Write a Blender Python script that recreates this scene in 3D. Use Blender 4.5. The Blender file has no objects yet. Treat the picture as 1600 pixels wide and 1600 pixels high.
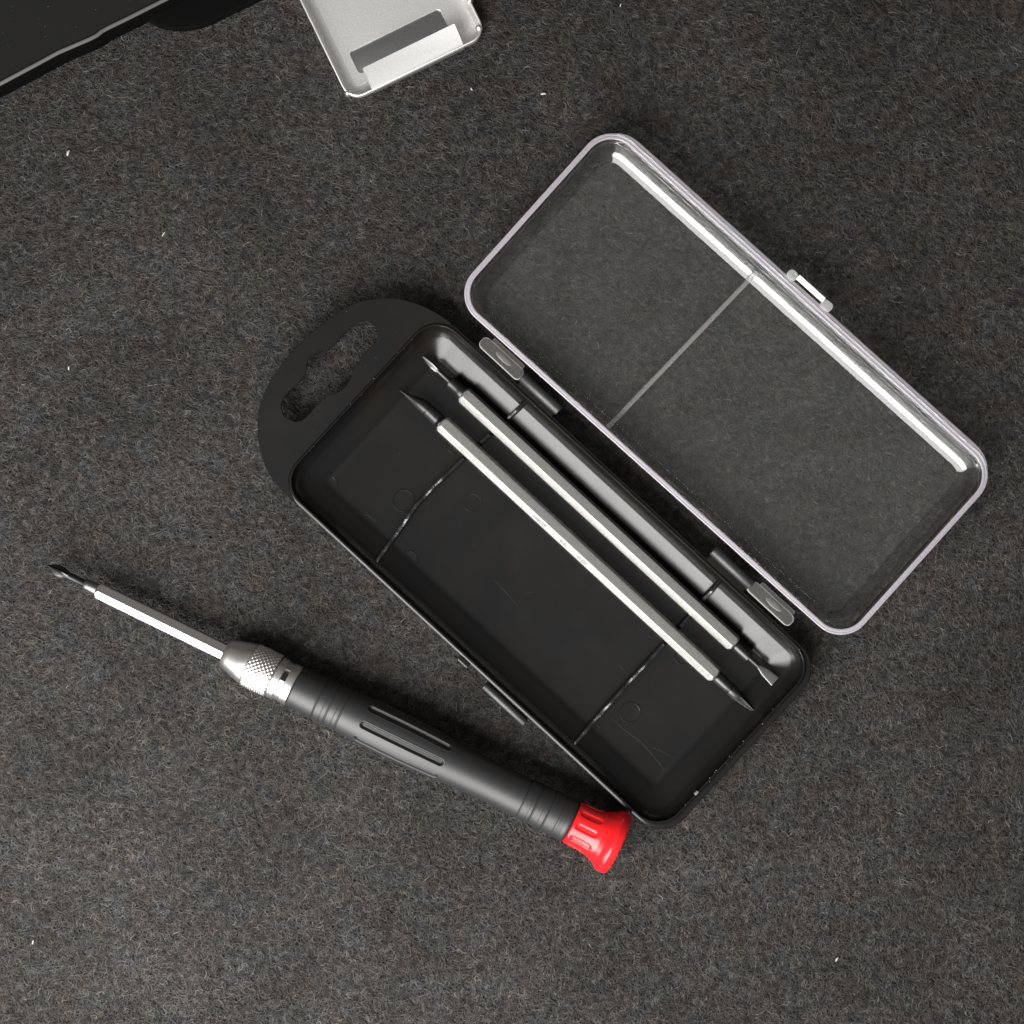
import bpy, bmesh, math, random
import numpy as np
from mathutils import Vector, Matrix
from mathutils.geometry import tessellate_polygon

S = 0.00016            # metres per pixel-sized unit at table height
D = 2222.0             # camera height in those units
scene = bpy.context.scene
rng = np.random.default_rng(7)
random.seed(7)

# ------------------------------------------------------------------ camera
cam_d = bpy.data.cameras.new("camera")
cam = bpy.data.objects.new("camera", cam_d)
scene.collection.objects.link(cam)
cam.location = (0, 0, D * S)
cam_d.lens = 50.0
cam_d.sensor_width = 36.0
cam_d.clip_start = 0.01
cam_d.clip_end = 20
cam_d.dof.use_dof = True
cam_d.dof.focus_distance = (D - 35) * S
cam_d.dof.aperture_fstop = 9.0
scene.camera = cam
D = 1600 * 50.0 / 36.0

# ------------------------------------------------------------------ world: dim room, warm low down, neutral overhead
world = bpy.data.worlds.new("World")
scene.world = world
world.use_nodes = True
wn = world.node_tree
for n in list(wn.nodes):
    wn.nodes.remove(n)
wo = wn.nodes.new("ShaderNodeOutputWorld")
wb = wn.nodes.new("ShaderNodeBackground")
tc = wn.nodes.new("ShaderNodeTexCoord")
sx = wn.nodes.new("ShaderNodeSeparateXYZ")
wr = wn.nodes.new("ShaderNodeValToRGB")
wn.links.new(tc.outputs["Generated"], sx.inputs[0])
wn.links.new(sx.outputs["Z"], wr.inputs[0])
wr.color_ramp.elements[0].position = 0.15
wr.color_ramp.elements[0].color = (0.075, 0.056, 0.047, 1)
wr.color_ramp.elements[1].position = 0.95
wr.color_ramp.elements[1].color = (0.37, 0.37, 0.36, 1)
e3 = wr.color_ramp.elements.new(0.80)
e3.color = (0.235, 0.23, 0.222, 1)
wn.links.new(wr.outputs[0], wb.inputs[0])
wb.inputs[1].default_value = 1.0
wn.links.new(wb.outputs[0], wo.inputs[0])

# ------------------------------------------------------------------ key light: a window at the lower left of the table
def area(name, loc, target, size, power, col):
    l = bpy.data.lights.new(name, "AREA")
    l.shape = "RECTANGLE"
    l.size, l.size_y = size
    l.energy = power
    l.color = col
    o = bpy.data.objects.new(name, l)
    scene.collection.objects.link(o)
    o.location = loc
    o.rotation_euler = (Vector(target) - Vector(loc)).to_track_quat("-Z", "Y").to_euler()
    return o

az = Vector((-0.60, -0.80, 0))
el = math.radians(39)
dist = 0.43
kp = az * math.cos(el) * dist + Vector((0, 0, math.sin(el) * dist))
area("window_light", kp, (0, 0, 0), (0.33, 0.38), 5.7, (1.0, 0.985, 0.97))

scene.view_settings.view_transform = "Standard"
scene.view_settings.look = "None"
scene.view_settings.exposure = 0.0
scene.view_settings.gamma = 1.0
scene.render.engine = "CYCLES"
scene.cycles.max_bounces = 16
scene.cycles.transmission_bounces = 12
scene.cycles.transparent_max_bounces = 16
scene.cycles.caustics_reflective = True
scene.cycles.caustics_refractive = True
scene.cycles.sample_clamp_indirect = 30.0

# ------------------------------------------------------------------ materials
def new_mat(name):
    m = bpy.data.materials.new(name)
    m.use_nodes = True
    nt = m.node_tree
    return m, nt, nt.nodes["Principled BSDF"]

def N(nt, kind, **kw):
    n = nt.nodes.new(kind)
    for k, v in kw.items():
        if k in n.inputs:
            n.inputs[k].default_value = v
        else:
            setattr(n, k, v)
    return n

def coords(nt, per_px=1.0):
    """object-space coordinates in pixel-sized units times per_px"""
    g = N(nt, "ShaderNodeNewGeometry")
    v = N(nt, "ShaderNodeVectorMath", operation="SCALE")
    v.inputs["Scale"].default_value = per_px / S
    nt.links.new(g.outputs["Position"], v.inputs[0])
    return v.outputs[0]

def noise(nt, scale, detail=3, rough=0.55, vec=None):
    """scale = features per unit pixel"""
    n = N(nt, "ShaderNodeTexNoise")
    n.inputs["Scale"].default_value = scale
    n.inputs["Detail"].default_value = detail
    n.inputs["Roughness"].default_value = rough
    nt.links.new(vec if vec is not None else coords(nt), n.inputs["Vector"])
    return n.outputs["Fac"]

def ramp(nt, fac, stops):
    r = N(nt, "ShaderNodeValToRGB")
    e = r.color_ramp.elements
    while len(e) > 1:
        e.remove(e[-1])
    e[0].position, e[0].color = stops[0][0], (*stops[0][1], 1)
    for p, c in stops[1:]:
        x = e.new(p)
        x.color = (*c, 1)
    nt.links.new(fac, r.inputs[0])
    return r.outputs[0]

def g3(v):
    return (v, v, v)

def bump(nt, b, height, dist_px, strength=1.0):
    n = N(nt, "ShaderNodeBump")
    n.inputs["Strength"].default_value = strength
    n.inputs["Distance"].default_value = dist_px * S
    nt.links.new(height, n.inputs["Height"])
    nt.links.new(n.outputs[0], b.inputs["Normal"])

def plastic(name, col, rough, spec=0.5, bump_px=0.0, bump_scale=0.5, rough_var=0.0, dust=0.0):
    m, nt, b = new_mat(name)
    b.inputs["Base Color"].default_value = (*col, 1)
    b.inputs["Roughness"].default_value = rough
    b.inputs["Specular IOR Level"].default_value = spec
    if rough_var:
        f = noise(nt, 0.02, 6, 0.65)
        r = ramp(nt, f, [(0.3, g3(max(0.02, rough - rough_var))), (0.7, g3(rough + rough_var))])
        nt.links.new(r, b.inputs["Roughness"])
    if dust:
        f = noise(nt, 0.35, 2, 0.5)
        d = ramp(nt, f, [(0.70, col), (0.80, tuple(c + dust for c in col))])
        nt.links.new(d, b.inputs["Base Color"])
    if bump_px:
        bump(nt, b, noise(nt, bump_scale, 3, 0.6), bump_px)
    return m

def metal(name, col, rough, bump_px=0.0, bump_scale=0.5, spot=0.0, aniso=0.0):
    m, nt, b = new_mat(name)
    b.inputs["Metallic"].default_value = 1.0
    b.inputs["Base Color"].default_value = (*col, 1)
    b.inputs["Roughness"].default_value = rough
    if spot:
        f = noise(nt, 0.45, 5, 0.7)
        c = ramp(nt, f, [(0.3, tuple(x * (1 - spot) for x in col)), (0.62, tuple(min(1, x * (1 + spot * 0.35)) for x in col))])
        nt.links.new(c, b.inputs["Base Color"])
    if bump_px:
        bump(nt, b, noise(nt, bump_scale, 4, 0.6), bump_px)
    return m

def streaked(name, col, rough, ang, spot):
    """satin steel with fine drawing lines running along the bar"""
    m, nt, b = new_mat(name)
    b.inputs["Metallic"].default_value = 1.0
    mp = N(nt, "ShaderNodeMapping")
    mp.inputs["Rotation"].default_value = (0, 0, math.radians(ang))
    nt.links.new(coords(nt), mp.inputs[0])
    sc = N(nt, "ShaderNodeVectorMath", operation="MULTIPLY")
    sc.inputs[1].default_value = (0.05, 1.0, 1.0)
    nt.links.new(mp.outputs[0], sc.inputs[0])
    f = noise(nt, 0.8, 3, 0.7, sc.outputs[0])
    f2 = noise(nt, 0.35, 5, 0.75)
    ma = N(nt, "ShaderNodeMath", operation="MULTIPLY_ADD")
    ma.inputs[1].default_value = 0.5
    nt.links.new(f, ma.inputs[0])
    nt.links.new(f2, ma.inputs[2])
    c = ramp(nt, ma.outputs[0], [(0.5, tuple(x * (1 - spot) for x in col)), (0.85, tuple(min(1, x * 1.06) for x in col))])
    nt.links.new(c, b.inputs["Base Color"])
    rr = ramp(nt, f2, [(0.3, g3(rough - 0.05)), (0.7, g3(rough + 0.08))])
    nt.links.new(rr, b.inputs["Roughness"])
    bump(nt, b, ma.outputs[0], 0.22)
    return m

def scratched_black():
    m, nt, b = new_mat("black_moulded_plastic")
    b.inputs["Specular IOR Level"].default_value = 0.42
    vec = coords(nt)
    f1 = noise(nt, 0.012, 5, 0.6, vec)
    r = ramp(nt, f1, [(0.3, g3(0.17)), (0.7, g3(0.26))])
    nt.links.new(r, b.inputs["Roughness"])
    f2 = noise(nt, 0.009, 3, 0.6, vec)
    c = ramp(nt, f2, [(0.35, (0.0055, 0.0058, 0.0065)), (0.65, (0.0085, 0.0072, 0.006))])
    nt.links.new(c, b.inputs["Base Color"])
    bump(nt, b, noise(nt, 0.8, 2, 0.5, vec), 0.10)
    return m

M = {}
M["black"] = scratched_black()
M["rib"] = plastic("glossy_black_rib_plastic", (0.012, 0.012, 0.013), 0.24, 0.75, 0.8, 0.3)
M["barrel"] = plastic("grained_black_plastic", (0.018, 0.018, 0.019), 0.42, 0.75, 0.5, 0.7)
M["grip"] = plastic("matt_black_grip", (0.019, 0.0188, 0.0195), 0.47, 0.55, 0.16, 0.9)
M["red"] = plastic("red_plastic", (0.80, 0.012, 0.016), 0.27, 0.5, 0.05, 0.5)
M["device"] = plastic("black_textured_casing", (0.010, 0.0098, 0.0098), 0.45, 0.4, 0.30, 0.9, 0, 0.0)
M["device_edge"] = plastic("pale_casing_edge", (0.062, 0.060, 0.057), 0.5, 0.5, 0.2, 0.5)  # lighter grey than the casing, for its bevel
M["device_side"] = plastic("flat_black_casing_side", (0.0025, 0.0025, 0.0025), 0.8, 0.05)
M["chrome"] = metal("turned_steel", (0.74, 0.72, 0.70), 0.34, 0.05, 0.6)
M["groove"] = metal("dark_steel_groove", (0.10, 0.09, 0.085), 0.35)
M["hex"] = streaked("satin_nickel_hex", (0.58, 0.572, 0.55), 0.40, 42.7, 0.2)
M["hexd"] = streaked("bright_hex_shank", (0.74, 0.71, 0.69), 0.25, 25.9, 0.12)
M["tip"] = metal("blackened_tool_steel", (0.06, 0.06, 0.06), 0.38, 0.08, 0.5)
M["blade"] = metal("ground_blade_steel", (0.20, 0.20, 0.195), 0.42, 0.05, 0.6)
M["engrave"] = metal("engraved_mark", (0.10, 0.10, 0.105), 0.55)
M["zinc"] = metal("galvanised_sheet", (0.90, 0.89, 0.875), 0.55, 0.35, 0.8, 0.14)
M["zincs"] = metal("darker_grey_sheet", (0.40, 0.40, 0.405), 0.33, 0.2, 0.15, 0.15)  # darker, smoother metal for the strip behind the flap
M["zincb"] = metal("bright_rolled_sheet", (0.9, 0.9, 0.89), 0.42, 0.12, 0.3, 0.04)
M["lint"] = plastic("white_lint", (0.48, 0.47, 0.46), 0.8, 0.2)

def clear_plastic(name):
    m, nt, b = new_mat(name)
    b.inputs["Base Color"].default_value = (0.97, 0.975, 0.97, 1)
    b.inputs["Roughness"].default_value = 0.02
    b.inputs["IOR"].default_value = 1.49
    b.inputs["Transmission Weight"].default_value = 1.0
    bump(nt, b, noise(nt, 0.01, 3, 0.5), 0.5)
    d = N(nt, "ShaderNodeBsdfDiffuse")
    d.inputs[0].default_value = (0.75, 0.75, 0.74, 1)
    mx = N(nt, "ShaderNodeMixShader")
    f = ramp(nt, noise(nt, 0.02, 5, 0.6), [(0.3, g3(0.006)), (0.7, g3(0.020))])
    nt.links.new(f, mx.inputs[0])
    nt.links.new(b.outputs[0], mx.inputs[1])
    nt.links.new(d.outputs[0], mx.inputs[2])
    nt.links.new(mx.outputs[0], nt.nodes["Material Output"].inputs[0])
    return m
M["clear"] = clear_plastic("clear_polystyrene")

def clear_sheet(name):
    """flat pane of the same plastic: straight-through transmission, Fresnel reflection, a thin pale haze film mixed in"""
    m, nt, b = new_mat(name)
    t = N(nt, "ShaderNodeBsdfTransparent")
    t.inputs[0].default_value = (0.97, 0.975, 0.97, 1)
    g = N(nt, "ShaderNodeBsdfGlossy")
    g.inputs["Roughness"].default_value = 0.06
    lw = N(nt, "ShaderNodeLayerWeight", Blend=0.5)
    pw = N(nt, "ShaderNodeMath", operation="POWER")
    pw.inputs[1].default_value = 5.0
    nt.links.new(lw.outputs["Facing"], pw.inputs[0])
    fr = N(nt, "ShaderNodeMath", operation="MULTIPLY_ADD")
    fr.inputs[1].default_value = 0.96
    fr.inputs[2].default_value = 0.04
    nt.links.new(pw.outputs[0], fr.inputs[0])
    mx = N(nt, "ShaderNodeMixShader")
    nt.links.new(fr.outputs[0], mx.inputs[0])
    nt.links.new(t.outputs[0], mx.inputs[1])
    nt.links.new(g.outputs[0], mx.inputs[2])
    d = N(nt, "ShaderNodeBsdfDiffuse")
    d.inputs[0].default_value = (0.72, 0.72, 0.71, 1)
    mx2 = N(nt, "ShaderNodeMixShader")
    f = ramp(nt, noise(nt, 0.02, 5, 0.6), [(0.3, g3(0.004)), (0.7, g3(0.013))])
    nt.links.new(f, mx2.inputs[0])
    nt.links.new(mx.outputs[0], mx2.inputs[1])
    nt.links.new(d.outputs[0], mx2.inputs[2])
    nt.links.new(mx2.outputs[0], nt.nodes["Material Output"].inputs[0])
    return m
M["sheet"] = clear_sheet("clear_polystyrene_pane")

def frosted(name, col, lo, hi, rough):
    """lo: share of milky surface seen straight on, hi: at grazing angles"""
    m, nt, b = new_mat(name)
    b.inputs["Base Color"].default_value = (*col, 1)
    b.inputs["Roughness"].default_value = rough
    bump(nt, b, noise(nt, 0.16, 4, 0.65), 1.1)
    t = N(nt, "ShaderNodeBsdfTransparent")
    mx = N(nt, "ShaderNodeMixShader")
    lw = N(nt, "ShaderNodeLayerWeight", Blend=0.5)
    f = ramp(nt, lw.outputs["Facing"], [(0.0, g3(lo)), (0.12, g3(lo)), (0.55, g3(hi))])
    nt.links.new(f, mx.inputs[0])
    nt.links.new(t.outputs[0], mx.inputs[1])
    nt.links.new(b.outputs[0], mx.inputs[2])
    nt.links.new(mx.outputs[0], nt.nodes["Material Output"].inputs[0])
    return m
M["frost"] = frosted("frosted_clear_plastic", (0.66, 0.65, 0.62), 0.07, 0.62, 0.14)
M["lidrib"] = frosted("clear_rib_plastic", (0.62, 0.60, 0.58), 0.16, 0.30, 0.15)
M["latch"] = frosted("milky_clear_plastic", (0.80, 0.80, 0.78), 0.34, 0.8, 0.25)
M["lrim"] = frosted("piped_light_rim_plastic", (0.66, 0.62, 0.68), 0.40, 0.62, 0.25)  # glow of light piped through the clear wall, put into the rim colour
def felt_colour(nt, gain):
    vec = coords(nt)
    f = noise(nt, 0.022, 5, 0.66, vec)
    c = ramp(nt, f, [(0.30, tuple(gain * x for x in (0.058, 0.048, 0.042))),
                     (0.44, tuple(gain * x for x in (0.062, 0.057, 0.0525))),
                     (0.55, tuple(gain * x for x in (0.062, 0.0605, 0.058))),
                     (0.70, tuple(gain * x for x in (0.056, 0.060, 0.0635)))])
    w = ramp(nt, noise(nt, 0.0045, 6, 0.62, vec), [(0.30, g3(0.74)), (0.50, g3(1.0)), (0.70, g3(1.30))])
    w2 = ramp(nt, noise(nt, 0.075, 3, 0.6, vec), [(0.33, g3(0.62)), (0.50, g3(1.0)), (0.67, g3(1.38))])
    q0 = N(nt, "ShaderNodeMix", data_type="RGBA", blend_type="MULTIPLY")
    q0.inputs[0].default_value = 1.0
    nt.links.new(c, q0.inputs[6])
    nt.links.new(w2, q0.inputs[7])
    c = q0.outputs[2]
    q = N(nt, "ShaderNodeMix", data_type="RGBA", blend_type="MULTIPLY")
    q.inputs[0].default_value = 1.0
    nt.links.new(c, q.inputs[6])
    nt.links.new(w, q.inputs[7])
    return q.outputs[2], vec

m, nt, b = new_mat("grey_wool_felt")
c, vec = felt_colour(nt, 0.48)
nt.links.new(c, b.inputs["Base Color"])
b.inputs["Roughness"].default_value = 0.95
b.inputs["Specular IOR Level"].default_value = 0.1
bump(nt, b, noise(nt, 0.16, 5, 0.75, vec), 4.0, 0.8)
M["felt"] = m
m, nt, b = new_mat("wool_fibre")
c, vec = felt_colour(nt, 1.0)
at = N(nt, "ShaderNodeAttribute", attribute_name="tint")
tr = ramp(nt, at.outputs["Fac"], [(0.0, (0.34, 0.30, 0.28)), (0.3, (0.68, 0.68, 0.70)), (0.6, (1.02, 1.0, 0.97)), (0.92, (1.95, 1.86, 1.76)), (1.0, (2.7, 2.5, 2.3))])
mu = N(nt, "ShaderNodeMix", data_type="RGBA", blend_type="MULTIPLY")
mu.inputs[0].default_value = 1.0
nt.links.new(c, mu.inputs[6])
nt.links.new(tr, mu.inputs[7])
nt.links.new(mu.outputs[2], b.inputs["Base Color"])
b.inputs["Roughness"].default_value = 0.7
b.inputs["Specular IOR Level"].default_value = 0.25
M["fibre"] = m

# ------------------------------------------------------------------ object helpers (all vertices in unit pixels, origin under the camera)
ROOT = {}
def link(o):
    scene.collection.objects.link(o)

def tag(o, label=None, cat=None, group=None, kind=None):
    if label: o["label"] = label
    if cat: o["category"] = cat
    if group: o["group"] = group
    if kind: o["kind"] = kind
    return o

def thing(name, loc_px, label, cat, group=None):
    o = bpy.data.objects.new(name, None)
    o.empty_display_size = 0.01
    o.location = Vector(loc_px) * S
    link(o)
    ROOT[o.name] = Vector(loc_px)
    return tag(o, label, cat, group)

def base_of(parent):
    p = parent
    while p.parent is not None:
        p = p.parent
    return ROOT.get(p.name, Vector((0, 0, 0)))

def mesh(name, verts, faces, mat, parent=None, sharp=35, origin=None, mats=None, fmat=None):
    me = bpy.data.meshes.new(name)
    v = np.array(verts, dtype=float).reshape(-1, 3)
    org = Vector((0, 0, 0))
    if parent is not None:
        org = base_of(parent)
    elif origin is not None:
        org = Vector(origin)
    v = (v - np.array(org)) * S
    me.from_pydata(v.tolist(), [], [tuple(int(i) for i in f) for f in faces])
    for mm in (mats or [mat]):
        me.materials.append(mm)
    if fmat is not None:
        me.polygons.foreach_set("material_index", fmat)
    bm = bmesh.new()
    bm.from_mesh(me)
    bmesh.ops.recalc_face_normals(bm, faces=bm.faces[:])
    bm.to_mesh(me)
    bm.free()
    me.polygons.foreach_set("use_smooth", [True] * len(me.polygons))
    me.set_sharp_from_angle(angle=math.radians(sharp))
    me.update()
    o = bpy.data.objects.new(name, me)
    link(o)
    if parent is not None:
        o.parent = parent
    elif origin is not None:
        o.location = org * S
        ROOT[o.name] = org
    return o

def rrect(x0, x1, y0, y1, r, n=9):
    r = max(0.5, min(r, (x1 - x0) / 2 - .1, (y1 - y0) / 2 - .1))
    pts = []
    for cx, cy, a0 in ((x1 - r, y1 - r, 0), (x0 + r, y1 - r, 90), (x0 + r, y0 + r, 180), (x1 - r, y0 + r, 270)):
        for i in range(n + 1):
            a = math.radians(a0 + 90 * i / n)
            pts.append((cx + r * math.cos(a), cy + r * math.sin(a)))
    return pts

def fix(verts, faces):
    return verts, faces

def loft(loops, cap0=True, cap1=True, close=False):
    """loops: list of equally long lists of 3D points (each closed)"""
    n = len(loops[0])
    V = [p for l in loops for p in l]
    F = []
    m_ = len(loops)
    for k in range(m_ - 1 + (1 if close else 0)):
        a, b_ = k * n, ((k + 1) % m_) * n
        for i in range(n):
            j = (i + 1) % n
            F.append((a + i, a + j, b_ + j, b_ + i))
    if cap0 and not close: F.append(tuple(range(n))[::-1])
    if cap1 and not close: F.append(tuple(range((m_ - 1) * n, m_ * n)))
    return V, F

def rbox(T, x0, x1, y0, y1, z0, z1, r, bev=1.5, n=5):
    """rounded box with a bevelled top edge in frame T(u,v,z)"""
    L = []
    for ins, z in ((0, z0), (0, z1 - bev), (bev * .3, z1 - bev * .3), (bev, z1)):
        L.append([T(x, y, z) for x, y in rrect(x0 + ins, x1 - ins, y0 + ins, y1 - ins, r - ins, n)])
    return loft(L)

def join(*vf):
    V, F = [], []
    for v, f in vf:
        o = len(V)
        V += list(v)
        F += [tuple(i + o for i in q) for q in f]
    return V, F

def world_at(px, py, z):
    k = 1 - z / D
    return Vector(((px - 800) * k, (800 - py) * k, z))

class Frame:
    """u runs towards the lower right of the picture, v towards the upper right"""
    def __init__(s, ux, uy):
        L = math.hypot(ux, uy)
        s.u = (ux / L, -uy / L)
        s.v = (uy / L, ux / L)
        s.uc = 800 * ux / L + 800 * uy / L
        s.vc = 800 * uy / L - 800 * ux / L
    def uv(s, px, py):
        return (px * s.u[0] - py * s.u[1], px * s.v[0] - py * s.v[1])
    def at(s, u, v, z, zm=None):
        k = 1 - (z if zm is None else zm) / D
        a, b_ = (u - s.uc) * k, (v - s.vc) * k
        return (a * s.u[0] + b_ * s.v[0], a * s.u[1] + b_ * s.v[1], z)

# ------------------------------------------------------------------ felt
GZ = -3.0
gn = 60
ext = 2600
xs = np.linspace(-ext, ext, gn)
V = [(x, y, GZ) for y in xs for x in xs]
F = [(j * gn + i, j * gn + i + 1, (j + 1) * gn + i + 1, (j + 1) * gn + i) for j in range(gn - 1) for i in range(gn - 1)]
felt = mesh("felt_surface", V, F, M["felt"], origin=(0, 0, GZ))
tag(felt, "dark grey wool felt lying flat under all the tools", None, None, "structure")

def fibres(name, count, half, pts, step, curl, zlo, zhi, rad, seed):
    r = np.random.default_rng(seed)
    hc = bpy.data.hair_curves.new(name)
    hc.add_curves([pts] * count)
    P = np.zeros((count, pts, 3))
    P[:, 0, 0] = r.uniform(-half, half, count)
    P[:, 0, 1] = r.uniform(-half, half, count)
    h = r.uniform(0, 2 * math.pi, count)
    k = r.normal(0, curl, count)
    for i in range(1, pts):
        h = h + k + r.normal(0, 0.25, count)
        P[:, i, 0] = P[:, i - 1, 0] + np.cos(h) * step
        P[:, i, 1] = P[:, i - 1, 1] + np.sin(h) * step
    z0 = r.uniform(zlo, zhi, count)
    dz = r.uniform(0, 2.0, count)
    for i in range(pts):
        P[:, i, 2] = z0 + dz * math.sin(math.pi * i / (pts - 1)) - 0.6 * dz
    P[:, :, 2] = np.minimum(P[:, :, 2], zhi + 0.4)
    hc.attributes["position"].data.foreach_set("vector", (P.reshape(-1) * S).astype(np.float32))
    ra = hc.attributes.get("radius") or hc.attributes.new("radius", "FLOAT", "POINT")
    rr = np.repeat(r.uniform(rad * .7, rad * 1.3, count), pts).reshape(count, pts)
    rr[:, 0] *= .5
    rr[:, -1] *= .4
    ra.data.foreach_set("value", (rr.reshape(-1) * S).astype(np.float32))
    t = hc.attributes.new("tint", "FLOAT", "CURVE")
    tv = r.beta(2.0, 2.2, count) * 0.92
    tv[r.uniform(0, 1, count) < 0.006] = 1.0
    t.data.foreach_set("value", tv.astype(np.float32))
    hc.materials.append(M["fibre"])
    o = bpy.data.objects.new(name, hc)
    link(o)
    return o
fo = fibres("felt_fibres", 700000, 960, 6, 3.0, 0.45, GZ, -0.3, 0.37, 3)
tag(fo, "fine curly grey and brown wool fibres of the felt", None, None, "stuff")

# ------------------------------------------------------------------ tray of the case
FT = Frame(0.735, 0.678)
case = thing("bit_case", world_at(850, 850, 0), "hinged rectangular bit case lying open, black tray with clear lid and hanging tab", "case")

U0, U1, V0, V1 = 833.0, 1640.0, -258.5, 100.5      # inner rim in picture units at height 60
HZ = 48.0
CR = 44.0
def TT(u, v, z):
    return FT.at(u, v, z, HZ)

def tray_loop(ins, z, er=0.0):
    """er = extra outward shift at the right-hand end (the wider lip)"""
    x0, x1, y0, y1 = U0 + ins, U1 - ins + er, V0 + ins, V1 - ins
    r = max(6.0, CR - ins * 0.75)
    return [TT(x, y, z) for x, y in rrect(x0, x1, y0, y1, r, 14)]

prof = [(50, 0, 0), (44, 0.4, 0), (38, 2, 0), (26, 8, 0), (13, 20, 0), (4, 34, 0), (0.5, 40.2, 0), (-6.2, 41, 6), (-7, 41.6, 7),
        (-7, 43.6, 7), (-6.4, 44.4, 6.5), (-4.6, 44.6, 3.5), (-3.2, 45, 2), (-2.9, 45.6, 1), (-2.6, 47.2, 0), (-1.8, 48, 0), (-0.5, 48, 0),
        (0.3, 47.2, 0), (1.2, 42.5, 0), (2.2, 37.2, 0), (3.2, 34.8, 0), (8, 30.0, 0), (12.6, 25.2, 0), (14.2, 23.9, 0), (18, 21.6, 0), (24, 18.4, 0), (30, 15.4, 0), (36, 12.5, 0), (40.5, 10.4, 0), (44, 8.4, 0), (47.5, 6.7, 0), (52, 6, 0)]
tv, tf = loft([tray_loop(*p) for p in prof])
tray = mesh("tray", tv, tf, M["black"], case, 32)
tray["label"] = "deep black plastic tray with rounded corners"

# divider ribs
def rib(name, path, thick, zfun, mat, T, zm):
    """path = (u at v) polyline, zfun(v) gives top height"""
    vs = []
    v = path[0][1]
    while v < path[-1][1]:
        vs.append(v)
        v += 3.0
    vs.append(path[-1][1])
    us = np.interp(vs, [p[1] for p in path], [p[0] for p in path])
    loops = []
    for u, v in zip(us, vs):
        z0 = zfun(v)
        z = z0 + (2.6 * math.sin(v * 0.085 + 2.2) + 0.8 * math.sin(v * 0.23 + 1)) * (1 if z0 > 20 else 0)
        h = thick / 2
        loops.append([T(u - h - 1.2, v, 5.0), T(u - h, v, z - 1.3), T(u - h + 1.1, v, z), T(u + h - 1.1, v, z), T(u + h, v, z - 1.3), T(u + h + 1.2, v, 5.0)])
    V, F = loft(loops)
    return mesh(name, V, F, mat, tray, 50)

BV1, BV2 = -17.5, 38.5
def rib_top(v):
    z = 24.0
    for c in (BV1, BV2):
        d = abs(v - c)
        if d < 15.5: z = min(z, 8.6)
        elif d < 18: z = min(z, 8.6 + (d - 15.5) * 6)
    if v > 60: z = 24 + min(1, (v - 60) / 12) * 16
    if v < -225: z = 24 + min(1, (-225 - v) / 25) * 3
    return z
def TR(u, v, z):
    return FT.at(u, v, z, 24)
rib("divider_rib", [(1028, -251), (1026, -235), (1019, -181), (1013, -138), (1014, -90), (1017, -46), (1021, 8), (1029, 80), (1030, 97)], 6.5, rib_top, M["rib"], TR, 24)
rib("divider_rib", [(1448, -250), (1446, -150), (1446, -24), (1446, 20), (1441, 85), (1440, 96)], 6.5, rib_top, M["rib"], TR, 24)

# round ejector marks on the tray floor
def ring_mark(px, py, r, h):
    u, v = FT.uv(px, py)
    L = []
    for rr, z in ((r, 5.9), (r - .5, 6 + h), (r - 1.8, 6 + h), (r - 2.5, 6 + h * .35), (r - 3.5, 6 + h * .3)):
        L.append([FT.at(u + rr * math.cos(a), v + rr * math.sin(a), z, 6) for a in np.linspace(0, 2 * math.pi, 29)[:-1]])
    V, F = loft(L)
    return mesh("ejector_mark", V, F, M["black"], tray, 25)
for px, py, r, h in ((511, 759, 18, .55), (631, 782, 18, .9), (637, 876, 17, .9), (985, 1113, 17, .8), (692, 578, 17, 1.0), (712, 694, 15, .7), (1068, 1024, 15, .9), (1204, 1044, 16, .8), (738, 785, 15, .3)):
    ring_mark(px, py, r, h)

# hanging tab
arch = [(874, -265.5), (839.4, -265.5), (809, -259.7), (788, -250), (770.7, -239), (750, -221), (733.7, -201), (721, -177), (713.4, -152), (708.5, -122), (707, -89.8), (708, -68), (710.6, -48), (714.5, -18), (720.7, 10),
        (728, 28), (740, 47), (754, 62), (771, 77), (790, 88.5), (811.5, 97.5), (835, 104), (861, 107.5)]
rimp = [(x, y) for x, y in rrect(U0 + 4 - 7.5, U1, V0 + 4 - 7.5, V1 - 4 + 7.5, CR + 1, 14) if x < 864]
# order the rim points from the upper (v high) end to the lower end around the left side
upper = [p for p in rimp]
upper.sort(key=lambda p: -math.atan2(p[1] + 79, -(p[0] - 1000)))
rimp = upper
holepx = [(438.5, 632), (443, 620), (455, 608.5), (466, 598), (477, 586.5), (478.5, 575), (479.8, 564.5), (485, 557), (493.5, 552), (504, 547), (517, 544), (526, 536), (535, 523), (544, 513.6), (554, 505.5), (565, 502), (574, 502.5), (581.6, 506.8), (588, 513),
          (591, 522), (589, 531), (583, 537), (574, 547), (565, 559), (558, 567), (551, 575.5), (549, 585), (545.8, 594.8), (539.5, 604), (530.7, 611), (521, 615), (510, 618), (499, 628), (488, 640), (480, 650), (471.5, 656.7), (463, 659), (455, 656.7), (446, 653), (441, 645)]
hole = [FT.uv(x, y) for x, y in holepx]

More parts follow.
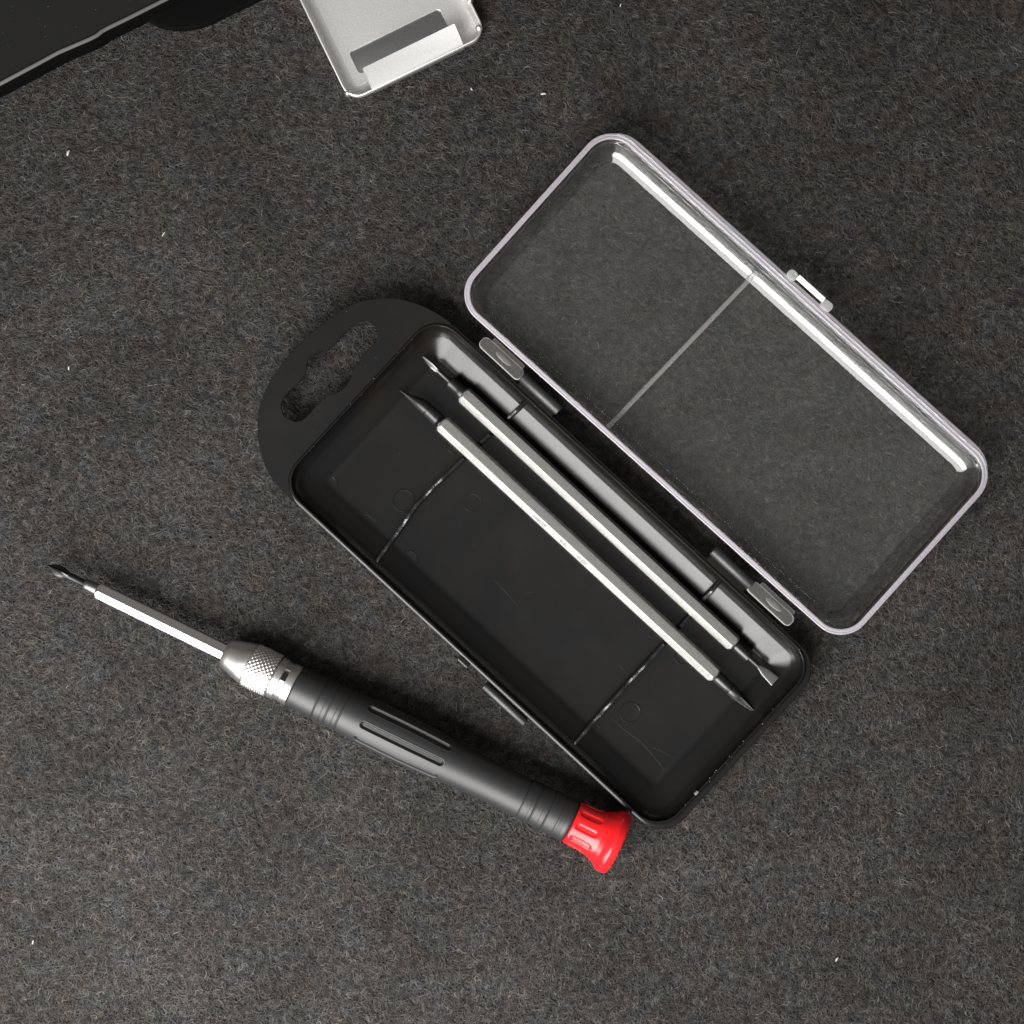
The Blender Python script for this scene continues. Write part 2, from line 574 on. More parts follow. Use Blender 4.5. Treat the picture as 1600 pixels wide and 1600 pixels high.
def smooth_closed(p, it=2):
    p = [tuple(q) for q in p]
    for _ in range(it):
        q = []
        for i in range(len(p)):
            a, b_ = p[i], p[(i + 1) % len(p)]
            q += [(a[0] * .75 + b_[0] * .25, a[1] * .75 + b_[1] * .25), (a[0] * .25 + b_[0] * .75, a[1] * .25 + b_[1] * .75)]
        p = q
    return p
def smooth_open(p, it=2):
    for _ in range(it):
        q = [p[0]]
        for i in range(len(p) - 1):
            a, b_ = p[i], p[i + 1]
            q += [(a[0] * .75 + b_[0] * .25, a[1] * .75 + b_[1] * .25), (a[0] * .25 + b_[0] * .75, a[1] * .25 + b_[1] * .75)]
        q.append(p[-1])
        p = q
    return p
def shrink(p, d):
    """move a closed polygon inwards by d (sign by orientation)"""
    n = len(p)
    area2 = sum(p[i][0] * p[(i + 1) % n][1] - p[(i + 1) % n][0] * p[i][1] for i in range(n))
    s_ = 1 if area2 > 0 else -1
    out = []
    for i in range(n):
        a, b_ = p[i - 1], p[(i + 1) % n]
        tx, ty = b_[0] - a[0], b_[1] - a[1]
        L = math.hypot(tx, ty) or 1
        out.append((p[i][0] - ty / L * d * s_, p[i][1] + tx / L * d * s_))
    return out

def plate(T, outer, holes, z0, z1, bev):
    """flat plate with holes, bevelled top edges"""
    V, F = [], []
    def ring(p, z):
        i0 = len(V)
        V.extend(T(x, y, z) for x, y in p)
        return list(range(i0, i0 + len(p)))
    tops, bots = [], []
    for k, p in enumerate([outer] + holes):
        d = bev if k == 0 else -bev
        a = ring(p, z0); b_ = ring(p, z1 - bev); c_ = ring(shrink(p, d), z1)
        n = len(p)
        for r0, r1 in ((a, b_), (b_, c_)):
            for i in range(n):
                j = (i + 1) % n
                F.append((r0[i], r0[j], r1[j], r1[i]))
        tops.append(c_); bots.append(a)
    for rings in (tops, bots):
        idx = [i for r in rings for i in r]
        tri = tessellate_polygon([[Vector((V[i][0], V[i][1], 0)) for i in r] for r in rings])
        F += [tuple(idx[i] for i in t) for t in tri]
    return V, F

outer = smooth_open(arch, 2) + rimp
V, F = plate(TT, outer, [smooth_closed(hole, 2)], 41.8, 45.6, 0.7)
hang = mesh("hanging_tab", V, F, M["black"], tray, 30)
hang["label"] = "arched black hanging tab with a shaped slot"

# barrels (black) of the hinge and catch barrel
def barrel(T, u0, u1, v, z, r, mat, parent, name, n=20, flat=0):
    L = []
    for u, rr in ((u0, r - 1.8), (u0 + .5, r - .6), (u0 + 1.6, r), (u1 - 1.6, r), (u1 - .5, r - .6), (u1, r - 1.8)):
        L.append([T(u, v + rr * math.cos(a), z + rr * math.sin(a)) for a in np.linspace(0, 2 * math.pi, n + 1)[:-1]])
    V, F = loft(L)
    return mesh(name, V, F, mat, parent, 40)
def TH(u, v, z):
    return FT.at(u, v, z - 8, 50)
for (ax, ay), (bx, by) in (((814, 590), (876, 640)), ((1113.5, 860), (1176, 914.5))):
    ua, va = FT.uv(ax, ay); ub, vb = FT.uv(bx, by)
    vm = (va + vb) / 2
    barrel(TH, ua, ub, vm, 53.5, 8.6, M["barrel"], tray, "hinge_barrel")
    V, F = join(rbox(TH, ua + 3, ub - 3, V1 + 5, vm - 2, 45, 52.5, 1.5, .8))
    mesh("hinge_web", V, F, M["black"], tray)
ua, va = FT.uv(755.5, 1071.5); ub, vb = FT.uv(822, 1130)
vm = (va + vb) / 2 - 0.5
barrel(TH, ua, ub, vm, 50, 6.8, M["barrel"], tray, "catch_barrel")
V, F = rbox(TH, ua - 2, ub + 2, vm + 6, V0 - 5, 40, 46, 1.0, .8)
mesh("catch_web", V, F, M["black"], tray)
ua, va = FT.uv(716, 1028); ub, vb = FT.uv(742, 1042)
V, F = rbox(TH, ua, ua + 22, V0 - 15, V0 - 6.5, 45, 55, 3, .8)
mesh("moulding_nub", V, F, M["black"], tray)
u, v = FT.uv(1089, 1240)
V, F = rbox(TH, u - 2.5, u + 1.5, v - 3.5, v + 3.5, 50, 56.4, 1, .5)
mesh("moulding_chip", V, F, plastic("pale_scuffed_plastic", (0.17, 0.17, 0.175), 0.4), tray)

# flecks of dust and tiny burrs, on floor, tab and rim
def flecks(name, pts, parent, mat, T):
    V, F = [], []
    for u, v, z, r in pts:
        a0 = random.uniform(0, 6)
        e = random.uniform(1, 2.2)
        L = [[T(u + r * k * (e * math.cos(a) * math.cos(a0) - math.sin(a) * math.sin(a0)), v + r * k * (e * math.cos(a) * math.sin(a0) + math.sin(a) * math.cos(a0)), z + dz) for a in np.linspace(0, 2 * math.pi, 6)[:-1]] for k, dz in ((1, -.3), (.8, r * .5), (.2, r * .8))]
        V, F = join((V, F), loft(L))
    o = mesh(name, V, F, mat, parent)
    o["kind"] = "stuff"
    return o
M["dust"] = plastic("grey_dust", (0.17, 0.165, 0.16), 0.8, 0.2)
pts = []
for i in range(34):
    pts.append((random.uniform(U0 + 45, U1 - 45), random.uniform(V0 + 45, V1 - 60), 6.2, random.choice((.2, .25, .3, .4))))
for i in range(26):
    pts.append((random.uniform(725, 820), random.uniform(-200, 40), 45.7, random.choice((.25, .3, .5))))
flecks("dust_flecks", [p for p in pts if not (p[2] > 40 and 742 < p[0] < 805 and -210 < p[1] < 60)], tray, M["dust"], TT)
pts = []
for i in range(26):
    pts.append((U1 + random.uniform(-1, 3), random.uniform(V0 + 40, V1 - 40), 46.6, random.uniform(.4, 1.0)))
for i in range(12):
    pts.append((U0 - random.uniform(-.5, 3), random.uniform(V0 + 30, V1 - 30), 47.2, random.uniform(.35, .8)))
for i in range(9):
    pts.append((random.uniform(U0 + 20, U1 - 20), V1 + random.uniform(0, 3), 47.6, random.uniform(.3, .7)))
flecks("edge_burrs", pts, tray, plastic("torn_plastic_burr", (0.14, 0.14, 0.145), 0.4), TT)

# fine hair scratches on the tray floor
V, F = [], []
for pts_ in (((966, 1034), (970, 1043), (977, 1050)), ((955, 1122), (975, 1140), (1002, 1160), (1030, 1192), (1047, 1222), (1053, 1236)),
             ((820, 930), (826, 926), (836, 925)), ((770, 905), (790, 925), (812, 951)), ((1010, 1165), (1030, 1172), (1052, 1184)), ((560, 800), (575, 806), (588, 816))):
    a_, b_ = [], []
    for i, (px, py) in enumerate(pts_):
        u, v = FT.uv(px, py)
        w = 0.42 if 0 < i < len(pts_) - 1 else 0.1
        a_.append(FT.at(u, v + w, 6.12, 6)); b_.append(FT.at(u, v - w, 6.12, 6))
    n0 = len(V)
    V += a_ + b_
    k = len(a_)
    F += [(n0 + i, n0 + i + 1, n0 + k + i + 1, n0 + k + i) for i in range(k - 1)]
sc_ = mesh("hair_scratches", V, F, plastic("scratched_plastic", (0.013, 0.013, 0.013), 0.4), tray)
sc_["kind"] = "stuff"

# ------------------------------------------------------------------ lid of the case
FL = Frame(0.7443, 0.6678)
LU0, LU1, LV0, LV1 = 833.7, 1656.8, 126.0, 495.5
def TL(u, v, z):
    return FL.at(u, v, z, 60)
def lid_loop(ins, z, n=16):
    r = max(8.0, 50 - ins * 0.8)
    return [TL(x, y, z) for x, y in rrect(LU0 + ins, LU1 - ins, LV0 + ins, LV1 - ins, r, n)]
lp = [(28, 0.6), (24.5, 0.9), (22.5, 1.4), (11.5, 8.4), (10.3, 9.6), (9.3, 13), (8.5, 20), (7, 36), (5.8, 48), (5, 52.5), (1, 53.2), (0, 54), (0, 58.6), (0.8, 59.6), (1.8, 60), (8.5, 60),
      (9.4, 59.4), (10, 58), (10.6, 53), (12.4, 51.8), (12.8, 50), (13.4, 36), (14.2, 24), (15, 19.4), (16, 18.0), (18.8, 16.0), (19.8, 15.6), (28.4, 9.4), (30, 8.2), (34, 7.6)]
V, F = loft([lid_loop(*p) for p in lp])
nl = 17 * 4
fm = [0] * len(F)
fm[-1] = fm[-2] = 1
for i in range(nl):
    fm[i] = 1
    fm[(len(lp) - 2) * nl + i] = 1
lid = mesh("lid", V, F, M["clear"], case, 50, mats=[M["clear"], M["sheet"]], fmat=fm)
lid["label"] = "clear see-through lid opened flat beside the tray"

# rim strip on top of the wall; lavender milky colour stands for piped light
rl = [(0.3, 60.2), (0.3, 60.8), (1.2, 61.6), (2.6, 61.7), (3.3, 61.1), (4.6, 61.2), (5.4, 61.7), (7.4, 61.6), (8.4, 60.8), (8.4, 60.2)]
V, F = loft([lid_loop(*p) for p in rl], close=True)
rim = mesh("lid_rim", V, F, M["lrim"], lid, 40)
# thin raised bead outside the long far wall
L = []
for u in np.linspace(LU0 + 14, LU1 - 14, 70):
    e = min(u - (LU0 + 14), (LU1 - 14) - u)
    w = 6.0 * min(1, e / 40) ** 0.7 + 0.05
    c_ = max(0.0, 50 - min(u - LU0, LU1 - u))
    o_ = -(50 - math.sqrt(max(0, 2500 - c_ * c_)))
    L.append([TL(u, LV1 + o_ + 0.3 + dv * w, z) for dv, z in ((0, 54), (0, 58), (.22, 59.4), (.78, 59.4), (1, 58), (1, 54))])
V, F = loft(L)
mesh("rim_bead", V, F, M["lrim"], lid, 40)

# divider across the lid
loops = []
for i in range(25):
    t = i / 24
    v = 138 + t * (474 - 138)
    u = 1153 + t * 11
    z = 30 + 14 * t ** 3
    h = 3.2
    loops.append([FL.at(u - h - .6, v, 8.2, z), FL.at(u - h, v, z - 1.8, z), FL.at(u - h + 1.6, v, z, z), FL.at(u + h - 1.6, v, z, z), FL.at(u + h, v, z - 1.8, z), FL.at(u + h + .6, v, 8.2, z)])
V, F = loft(loops)
mesh("lid_divider", V, F, M["lidrib"], lid, 60)

# hinge lugs on the lid
for (ax, ay), (bx, by) in (((753, 530), (815, 589)), ((1172, 913), (1238.5, 973))):
    ua, va = FT.uv(ax, ay); ub, vb = FT.uv(bx, by)
    vm = (va + vb) / 2 + 0.0
    V, F = rbox(TH, ua, ub, vm - 10.5, vm + 9.5, 42, 60, 8, 3.0, 8)
    mesh("hinge_lug", V, F, M["frost"], lid, 50)
    L = []
    for k in range(5):
        an = k / 4 * 1.5
        L.append([TH((ua + ub) / 2 + 3 + 16 * math.cos(an) * math.cos(t), vm + 1 + 4.2 * math.cos(an) * math.sin(t), 60.1 + 1.8 * math.sin(an)) for t in np.linspace(0, 2 * math.pi, 21)[:-1]])
    V, F = loft(L)
    mesh("lug_boss", V, F, M["frost"], lid, 50)
    V, F = rbox(TH, ua + 13, ub - 8, vm + 9.8, vm + 16, 48, 57, 1.5, .8)
    mesh("hinge_web", V, F, M["frost"], lid, 50)

# latch tab
V, F = rbox(TL, 1200, 1217.5, 500, 515, 44, 60.5, 6, 2)
lt = mesh("latch_block", V, F, M["latch"], lid, 50)
V, F = rbox(TL, 1271, 1290, 500, 515.5, 44, 60.5, 6, 2)
mesh("latch_block", V, F, M["latch"], lid, 50)
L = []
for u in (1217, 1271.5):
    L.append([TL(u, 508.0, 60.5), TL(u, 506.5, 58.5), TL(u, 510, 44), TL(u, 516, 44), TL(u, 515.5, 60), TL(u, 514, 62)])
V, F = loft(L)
mesh("latch_bar", V, F, frosted("highlight_white_plastic", (0.9, 0.9, 0.88), 0.9, 0.95, 0.35), lid, 40)  # white highlight on the clear bar, put into a near-opaque colour

# ------------------------------------------------------------------ lathe and bits
def lathe(T, prof, n=64, fn=None, cy=None, cz=None):
    """T(x, y, z) maps local axis coordinates; prof = [(x, r)]; fn(x, theta, r) -> r"""
    loops = []
    for i, (x, r) in enumerate(prof):
        oy = cy(x) if cy else 0
        oz = cz(x) if cz else 0
        l = []
        for j in range(n):
            th = 2 * math.pi * j / n
            rr = fn(x, th, r) if fn else r
            l.append(T(x, oy + rr * math.sin(th), oz + rr * math.cos(th)))
        loops.append(l)
    return loft(loops)

def dense(prof, step):
    out = [prof[0]]
    for (x0, r0), (x1, r1) in zip(prof, prof[1:]):
        k = max(1, int(abs(x1 - x0) / step))
        for i in range(1, k + 1):
            t = i / k
            out.append((x0 + (x1 - x0) * t, r0 + (r1 - r0) * t))
    return out

def hexr(th, s, tilt):
    a = (th - tilt) % (math.pi / 3)
    if a > math.pi / 6: a -= math.pi / 3
    return min(s * math.cos(math.pi / 6) / math.cos(a), s * 0.985)

def hex_body(T, x0, x1, s, tilt, cham0=True, cham1=True):
    prof = []
    def fn(x, th, r):
        lim = 1e9
        if cham0: lim = min(lim, s * 0.80 + (x - x0) * 0.7)
        if cham1: lim = min(lim, s * 0.80 + (x1 - x) * 0.7)
        return min(hexr(th, s, tilt), lim)
    prof = [(x0, 1), (x0 + 1.4, 1), (x0 + 2.8, 1), (x0 + 4.2, 1), (x0 + 5.6, 1), (x1 - 5.6, 1), (x1 - 4.2, 1), (x1 - 2.8, 1), (x1 - 1.4, 1), (x1, 1)]
    return lathe(T, prof, 72, fn)

def phillips(T, x_list, R, depth, n=48, rot=0.0):
    """cross tip: x_list [(x, r, flute)]"""
    loops = []
    for x, r, k in x_list:
        l = []
        for j in range(n):
            th = 2 * math.pi * j / n
            f = abs(math.sin(2 * (th - rot))) ** 0.7
            rr = r * (1 - k * f)
            l.append(T(x, rr * math.sin(th), rr * math.cos(th)))
        loops.append(l)
    return loft(loops)

ZB = 21.2
def bit_frame(vb, dv=0.0):
    def T(x, y, z):
        return FT.at(x, vb + y, ZB + z, ZB)
    return T
T1 = bit_frame(BV1)
bit1 = thing("driver_bit", FT.at(1246, BV1, 6, ZB), "double-ended silver hex bit with faint engraved marks, nearer the tray's middle", "screwdriver bit", "double-ended bits in the tray")
TILT = math.radians(10)
HS = 14.4
V, F = hex_body(T1, 954.5, 1537.5, HS, TILT)
hb = mesh("hex_shank", V, F, M["hex"], bit1, 24)
def flip(T, x0, sgn):
    return lambda x, y, z: T(x0 + sgn * x, y, z)
Tl = flip(T1, 954.5, -1)
V, F = lathe(Tl, [(-2, 8), (-1, 10.4), (1, 10.4), (4, 8.6), (6, 10.6), (28, 9.8), (28.6, 9.0), (29.6, 9.0), (30.2, 9.9), (44, 9.2), (50, 7.8), (60, 5.0), (70, 2.9), (80, 1.1), (82, .5)], 40,
             cy=lambda x: 0 if x < 40 else -(x - 40) * 0.165)
mesh("awl_tip", V, F, M["tip"], bit1, 30)
Tr = flip(T1, 1537.5, 1)
V, F = lathe(Tr, [(-2, 8), (0, 9.6), (3, 8.8), (6, 9.6), (27, 8.6), (28, 7.6), (30, 7.6), (31, 8.8), (34, 9.2)], 40)
V2, F2 = phillips(Tr, [(33.9, 9.0, 0), (40, 9.2, 0), (48, 8.8, .12), (56, 7.8, .35), (66, 6.0, .55), (76, 3.8, .62), (82, 2.0, .6), (85, .7, .3)], 0, 0, rot=0.3)
mesh("cross_tip", V, F, M["tip"], bit1, 30)
mesh("cross_point", V2, F2, M["tip"], bit1, 40)

# engraved marks on the bright facet (illegible at this size: short codes)
def engraving(txt, x, T, tilt, size):
    cu = bpy.data.curves.new("engraving", "FONT")
    cu.body = txt
    cu.size = size
    cu.resolution_u = 2
    ob = bpy.data.objects.new("tmp_text", cu)
    link(ob)
    dg = bpy.context.evaluated_depsgraph_get()
    me = bpy.data.meshes.new_from_object(ob.evaluated_get(dg))
    vs = [v.co.copy() for v in me.vertices]
    fs = [tuple(p.vertices) for p in me.polygons]
    bpy.data.objects.remove(ob)
    # facet centre direction: lower-left side facet
    fa = tilt - math.pi / 3
    ap = HS * math.cos(math.pi / 6) + 0.06
    nrm = (math.sin(fa), math.cos(fa))
    tan = (math.cos(fa), -math.sin(fa))
    out = []
    for c in vs:
        h = c.y - size * 0.34
        out.append(T(x + c.x, nrm[0] * ap + tan[0] * h, nrm[1] * ap + tan[1] * h))
    return mesh("engraving", out, fs, M["engrave"], hb, 30)
xe = FT.uv(836, 803)[0]
engraving("H00:TE", xe, T1, TILT, 8.5)
engraving("0-A:", xe + 56, T1, TILT, 8.5)
engraving("H-D2", xe + 93, T1, TILT, 8.5)

T2 = bit_frame(BV2)
bit2 = thing("driver_bit", FT.at(1237, BV2, 6, ZB), "plain double-ended silver hex bit with a flat blade end, along the hinged tray wall", "screwdriver bit", "double-ended bits in the tray")
V, F = hex_body(T2, 949, 1526, HS, TILT)
mesh("hex_shank", V, F, M["hex"], bit2, 24)
Tl = flip(T2, 949, -1)
V, F = lathe(Tl, [(-2, 8), (0, 11), (4, 11.2), (8, 10.4), (12, 9.6), (27, 9.4), (28.2, 8.6), (28.6, 4.6), (34, 4.2), (50, 4.0), (54, 4.6)], 36)
mesh("tip_neck", V, F, M["tip"], bit2, 30)
V, F = phillips(Tl, [(53.5, 4.6, 0), (58, 5.6, .3), (66, 5.8, .55), (74, 4.4, .6), (81, 2.6, .6), (85, 1.0, .4)], 0, 0, rot=0.35)
mesh("cross_point", V, F, M["blade"], bit2, 40)
Tr = flip(T2, 1526, 1)
V, F = lathe(Tr, [(-2, 8), (0, 8.6), (2, 7.6), (5, 8.6), (30, 8.4), (31, 7.6), (31.4, 4.2), (52, 3.8)], 36)
mesh("tip_neck", V, F, M["tip"], bit2, 30)
L = []
for x, ry, rz in ((51, 3.8, 3.6), (55, 4.4, 3.0), (60, 6.2, 2.2), (65, 7.2, 1.8), (74, 7.6, 1.3), (86, 8.8, .8)):
    L.append([Tr(x, ry * math.copysign(abs(math.cos(a)) ** .45, math.cos(a)), rz * math.copysign(abs(math.sin(a)) ** .6, math.sin(a)) + 1) for a in np.linspace(0, 2 * math.pi, 25)[:-1]])
V, F = loft(L)
mesh("flat_blade", V, F, M["blade"], bit2, 30)

# ------------------------------------------------------------------ screwdriver
A = world_at(74.3, 883.3, 27)
B = world_at(965.7 - 1.1, 1316.3 + 2.2, 51.5)
axd = (B - A).normalized()
ksc = (B - A).length / 991.0
axy = Vector((0, 0, 1)).cross(axd).normalized()
axz = axd.cross(axy)
def TD(x, y, z):
    p = A + axd * (x * ksc) + axy * (y * ksc) + axz * (z * ksc)
    return (p.x, p.y, p.z)
drv = thing("screwdriver", (TD(600, 0, 0)[0], TD(600, 0, 0)[1], 0), "precision screwdriver with black grooved handle, red end cap and cross tip", "screwdriver")
# cross tip
V1_, F1_ = phillips(TD, [(0, 1.6, .3), (5, 4.0, .55), (11, 7.6, .6), (19, 9.8, .6), (26, 9.2, .45), (32, 7.2, .22), (38, 6.0, 0)], 0, 0, 64, rot=0.22)
mesh("cross_point", V1_, F1_, M["tip"], drv, 40)
V, F = lathe(TD, [(37.8, 5.9), (64, 5.9), (65, 6.2)], 32)
mesh("tip_neck", V, F, M["tip"], drv, 30)
V, F = lathe(TD, [(64, 4.5), (65, 7.2), (67, 8.4), (71, 9.0), (88, 9.2), (89, 9)], 40)
mesh("neck_collar", V, F, M["blade"], drv, 30)
V, F = hex_body(TD, 88, 330, 14.0, math.radians(30), True, False)
mesh("hex_shank", V, F, M["hexd"], drv, 24)
# collet
V, F = lathe(TD, [(314, 12.5), (312, 15), (311.4, 19), (312.0, 21), (313.5, 22.4), (322, 25.2), (331, 28.0), (340, 30.7), (349, 33.2), (353, 33.4), (354, 32.4)], 96)
mesh("collet_nose", V, F, M["chrome"], drv, 30)
def knurl(x, th, r):
    if x < 355.2 or x > 396.8: return r
    a = th * 30 / 1.0
    p = (x - 355) * 2 * math.pi / 7.4
    t1 = abs(((a + p) / (2 * math.pi)) % 1 - .5) * 2
    t2 = abs(((a - p) / (2 * math.pi)) % 1 - .5) * 2
    ridge = max(t1, t2)
    return r - 1.35 * (1 - max(0, (ridge - 0.45) / 0.55))
V, F = lathe(TD, dense([(354, 31), (354.2, 33.6), (355.5, 35.2), (375, 36.3), (396, 35.4), (397.2, 34.2), (398, 31)], 0.72), 600, knurl)
mesh("knurled_ring", V, F, M["chrome"], drv, 70)
V, F = lathe(TD, [(397, 28), (398.6, 29.5), (399.2, 33.4), (400, 34), (410, 33.6), (411, 32.6), (411.3, 28)], 96)
mesh("collet_band", V, F, M["chrome"], drv, 30)
V, F = lathe(TD, [(396, 27), (421, 27)], 64)
mesh("collet_groove", V, F, M["groove"], drv, 30)
V, F = lathe(TD, [(418.6, 28), (419, 32), (420, 32.8), (431, 32.8), (432.6, 32.2), (433, 28)], 96)
mesh("collet_band", V, F, M["chrome"], drv, 30)
for a0 in (25, 145, 265):
    L = []
    for x in (410.5, 419.5):
        l = []
        for t in np.linspace(0, 1, 8):
            th = math.radians(a0 - 100 + 84 * t)
            l.append(TD(x, 31.6 * math.sin(th), 31.6 * math.cos(th)))
        for t in np.linspace(1, 0, 8):
            th = math.radians(a0 - 100 + 84 * t)
            l.append(TD(x, 26 * math.sin(th), 26 * math.cos(th)))
        L.append(l)
    V, F = loft(L)
    mesh("collet_bridge", V, F, M["chrome"], drv, 30)

# handle
hx = [433, 434.5, 470, 520, 560, 600, 640, 680, 715, 750, 790, 830, 870, 900, 908, 910.5]
hr = [31.5, 33.0, 34.0, 35.2, 36.8, 37.4, 37.0, 35.2, 33.2, 31.8, 31.4, 32.2, 33.4, 34.4, 34.4, 33.2]
def hrad(x):
    r = float(np.interp(x, hx, hr))
    # smooth the polyline
    if 440 < x < 902:
        r = float(np.mean([np.interp(x + d, hx, hr) for d in (-16, -8, 0, 8, 16)]))
    return r
grooves = [(478, 1.3, 1.0), (498.5, 1.3, 1.0), (518.5, 1.3, 1.0), (490, .6, .4), (510, .6, .4), (830, 1.3, 1.0), (850, 1.3, .9), (872, 1.3, .9), (843, .6, .35), (863, .6, .35), (890, .6, .35)]
def handle(x, th, r):
    r = hrad(x)
    for gx, w, d in grooves:
        t = abs(x - gx) / w
        if t < 1: r -= d * 1.1 * (1 - t * t)
    # six long capsule recesses
    if 545 < x < 700:
        sp = 2 * math.pi / 8
        a = (th + sp / 2 + 0.02) % sp - sp / 2
        y = a * r
        xx = 0 if 558 < x < 688 else (558 - x if x <= 558 else x - 688)
        d = math.hypot(y, xx) - 6.4
        t = min(1, max(0, (-d) / 3.6))
        t = t * t * (3 - 2 * t)
        r -= 4.6 * t
        t2 = max(0, 1 - abs(d) / 1.6)
        r += 0.35 * t2
    return r
xs_ = []
x = 433.0
while x < 910.5:
    xs_.append(x)
    near = any(abs(x - g[0]) < 2.0 for g in grooves)
    x += 0.42 if near else (1.3 if 545 < x < 702 else 1.9)
xs_.append(910.5)
V, F = lathe(TD, [(433, 25)] + [(q, 1.0) for q in xs_[0:]], 360, lambda x, th, r: 25 if r == 25 else handle(x, th, r))
mesh("handle", V, F, M["grip"], drv, 60)

# red swivel cap
cx = [911.5, 912.5, 915, 930, 940, 950, 960, 968, 974, 977, 979, 981, 986, 990.5, 991.6, 991.6]
cr = [30, 33, 34.3, 34.6, 35.0, 36.4, 39.2, 43.2, 47.8, 49.6, 50.3, 50.4, 49.6, 48.6, 47.4, 20]
def cap(x, th, r):
    if 914 < x < 972 and r > 25:
        a = (th + math.radians(12)) % math.radians(36) - math.radians(18)
        y = a * 34
        xe_ = 947 + 0
        xx = 0 if 922 < x < xe_ else (922 - x if x <= 922 else (x - xe_) * .8)
        d = math.hypot(y, xx) - 5.6
        t = min(1, max(0, -d / 3.0))
        t = t * t * (3 - 2 * t)
        r -= 1.9 * t
    return r
cp = dense(list(zip(cx[:-1], cr[:-1])), 1.0) + [(991.6, 20), (991.2, 1)]
V, F = lathe(TD, cp, 300, cap)
mesh("end_cap", V, F, M["red"], drv, 40)

# ------------------------------------------------------------------ metal bracket at the top
FB = Frame(0.899, -0.438)     # here u runs to the upper right; v = towards the top
def TBk(a, b_, z):
    """a across, b down the picture towards the viewer's end; heights in z, picture units at z=20"""
    k = 1 - 20 / D
    px = 0.899 * a + 0.438 * b_
    py = -0.438 * a + 0.899 * b_
    return ((px - 800) * k, (800 - py) * k, z)
bra = thing("metal_bracket", (TBk(540, 200, 0)[0], TBk(540, 200, 0)[1], 0), "galvanised sheet metal bracket with folded end flap and raised rim at the top edge", "bracket")
A0_, A1_, B1_ = 421, 661, 383
B0_ = -260
def bl(ins, z, r0=26):
    return [TBk(x, y, z) for x, y in rrect(A0_ + ins, A1_ - ins, B0_ + ins, B1_ - ins, max(3, r0 - ins), 8)]
bp = [(16, 0), (9, .4), (3.5, 4), (1, 10), (0, 18), (0.5, 20.5), (2, 21.3), (3.6, 20.6), (4.4, 18), (5.6, 11), (8.5, 6.2), (14, 4.4), (22, 4.2)]
V, F = loft([bl(*p) for p in bp])
# recess: floor is rebuilt with a rectangular opening showing a darker grey strip below
F = F[:-1]
last = [V[i] for i in range(len(V) - 36, len(V))]
open_loop = rrect(455, 613, 307, 345, 6, 8)
V0n = len(V)
# floor plate with hole, as its own part
def inv(p):
    return p
bsh = mesh("bracket_shell", V, F, M["zinc"], bra, 40)
outer_f = rrect(A0_ + 21.5, A1_ - 21.5, B0_ + 21.5, B1_ - 21.5, 5, 8)
V, F = plate(TBk, outer_f, [open_loop], 1.5, 4.6, 0.6)
mesh("bracket_floor", V, F, M["zinc"], bra, 40)
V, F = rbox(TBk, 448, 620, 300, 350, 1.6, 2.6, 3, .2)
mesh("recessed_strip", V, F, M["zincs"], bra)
# folded flap
L = []
for a_ in (461, 463, 618, 620):
    e = 1.5 if a_ in (461, 620) else 0
    L.append([TBk(a_, 349 + e, 33.5), TBk(a_, 349 + e, 35.5), TBk(a_, 377, 22.6), TBk(a_, 380.5, 21.0), TBk(a_, 383.5, 18), TBk(a_, 384, 9), TBk(a_, 382.5, 9), TBk(a_, 381.5, 17.5), TBk(a_, 377, 20.8)])
V, F = loft(L)
mesh("folded_flap", V, F, M["zincb"], bra, 30)
# small dimples / corner beads
for a_, b2, r_ in ((425, 368, 5.5), (654, 366, 6.0), (660, 322, 5.0)):
    L = []
    for k in range(5):
        an = k / 4 * math.pi / 2 * .96
        L.append([TBk(a_ + r_ * math.cos(an) * math.cos(t), b2 + r_ * math.cos(an) * math.sin(t), 14 + 9 * math.sin(an)) for t in np.linspace(0, 2 * math.pi, 17)[:-1]])
    V, F = loft(L)
    mesh("rim_bead", V, F, M["zincb"], bra, 60)

# ------------------------------------------------------------------ black device at the top left
dev = thing("black_device", (-1000, 900, 0), "large flat black device with a pale grey edge, only its corner side in view", "device")
def TDv(x, y, z):
    k = 1 - 46 / D
    return ((x - 800) * k, (800 - y) * k, z)
edge = [(-520, 394), (-200, 234), (0, 134), (60, 102), (92, 84.5), (120, 72.5), (140, 64), (152, 58), (160, 51.5), (170, 46), (200, 31.5), (262.5, 0), (420, -80), (640, -192), (640, -620), (-520, -620)]
def off(p, d):
    return shrink(p, d)
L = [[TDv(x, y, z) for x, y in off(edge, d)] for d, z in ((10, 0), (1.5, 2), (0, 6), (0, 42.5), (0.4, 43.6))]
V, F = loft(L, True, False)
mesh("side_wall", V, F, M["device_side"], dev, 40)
L = [[TDv(x, y, z) for x, y in off(edge, d)] for d, z in ((0.4, 43.5), (1.2, 44.8), (3.6, 46.0), (5.2, 46.2))]
V, F = loft(L, False, False)
mesh("pale_edge", V, F, M["device_edge"], dev, 40)
L = [[TDv(x, y, z) for x, y in off(edge, d)] for d, z in ((5.2, 46.2), (7.5, 44.6), (9, 44.2))]
V, F = loft(L, False, True)
mesh("top_panel", V, F, M["device"], dev, 40)
lug = smooth_closed([(205, 10), (228, 31), (250, 42), (283, 46), (318, 40), (352, 23), (400, 0), (520, -60), (520, -320), (205, -320)], 2)
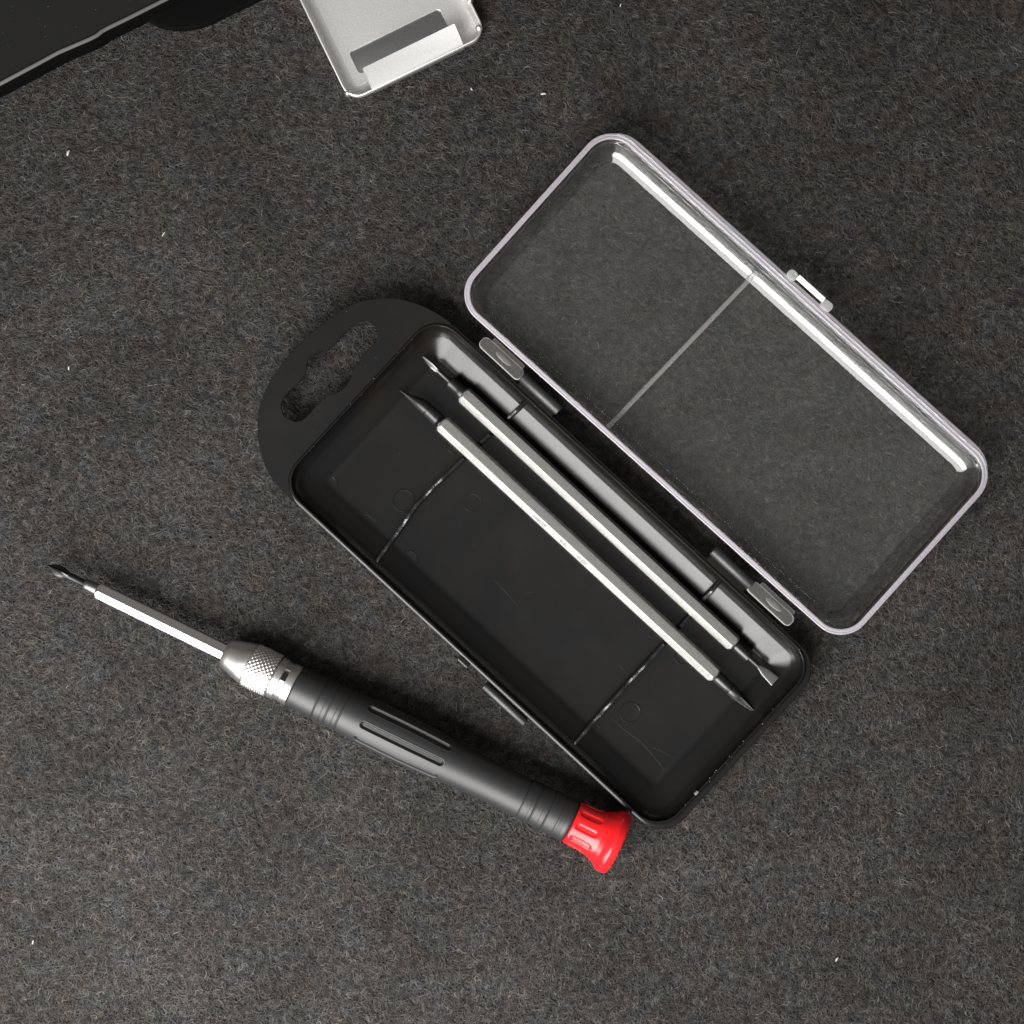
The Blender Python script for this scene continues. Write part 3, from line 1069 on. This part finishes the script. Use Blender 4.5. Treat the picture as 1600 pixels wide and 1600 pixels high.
def TLg(x, y, z):
    k = 1 - 16 / D
    return ((x - 800) * k, (800 - y) * k, z)
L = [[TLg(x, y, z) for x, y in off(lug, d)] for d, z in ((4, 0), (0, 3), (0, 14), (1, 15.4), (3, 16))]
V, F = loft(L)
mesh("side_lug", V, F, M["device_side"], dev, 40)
pts = [(random.uniform(0, 240), 0, 0, 0) for i in range(0)]
dp = []
for i in range(34):
    x = random.uniform(0, 240); y = random.uniform(0, 110)
    if y < 118 - x * .52: dp.append((x, y, 44.3, random.choice((.2, .25, .3, .45))))
flecks("dust_flecks", dp, dev, M["dust"], TDv)

# ------------------------------------------------------------------ lint on the felt
def lint(px, py, ang, ln, r, label):
    o0 = world_at(px, py, 1.5)
    L = []
    for t in np.linspace(-1, 1, 7):
        rr = r * math.sqrt(max(0.02, 1 - t * t))
        cx_ = t * ln / 2
        cy_ = (1 - t * t) * ln * 0.08
        c_, s_ = math.cos(ang), math.sin(ang)
        l = []
        for a in np.linspace(0, 2 * math.pi, 9)[:-1]:
            yy, zz = cy_ + rr * math.cos(a), rr * math.sin(a)
            l.append((o0.x + cx_ * c_ - yy * s_, o0.y + cx_ * s_ + yy * c_, o0.z + zz))
        L.append(l)
    V, F = loft(L)
    o = mesh("lint_speck", V, F, M["lint"], None, 50, origin=(o0.x, o0.y, 0))
    tag(o, label, "lint", "white lint specks on the felt")
lint(107, 239, 1.2, 10, 2.0, "largest white lint speck, on the felt below the black device")
lint(849, 147, 0.1, 9, 1.7, "white lint speck on the felt between bracket and clear lid")
lint(108, 575, 1.5, 7, 1.3, "faint lint speck on open felt left of the hanging tab")
lint(1308, 1499, 1.0, 8, 1.4, "lint speck on the felt at the lower right, beyond the tray")
lint(52, 1472, 1.3, 7, 1.2, "lint speck on the felt near the lower left corner")
lint(256, 366, 1.0, 9, .9, "thin pale lint thread on the felt above the hanging tab")
lint(970, 8, 1.3, 6, 1.0, "tiny lint speck at the top edge right of the bracket")
lint(737, 139, 2.0, 5, 1.3, "small lint crumb just below the bracket's folded flap")
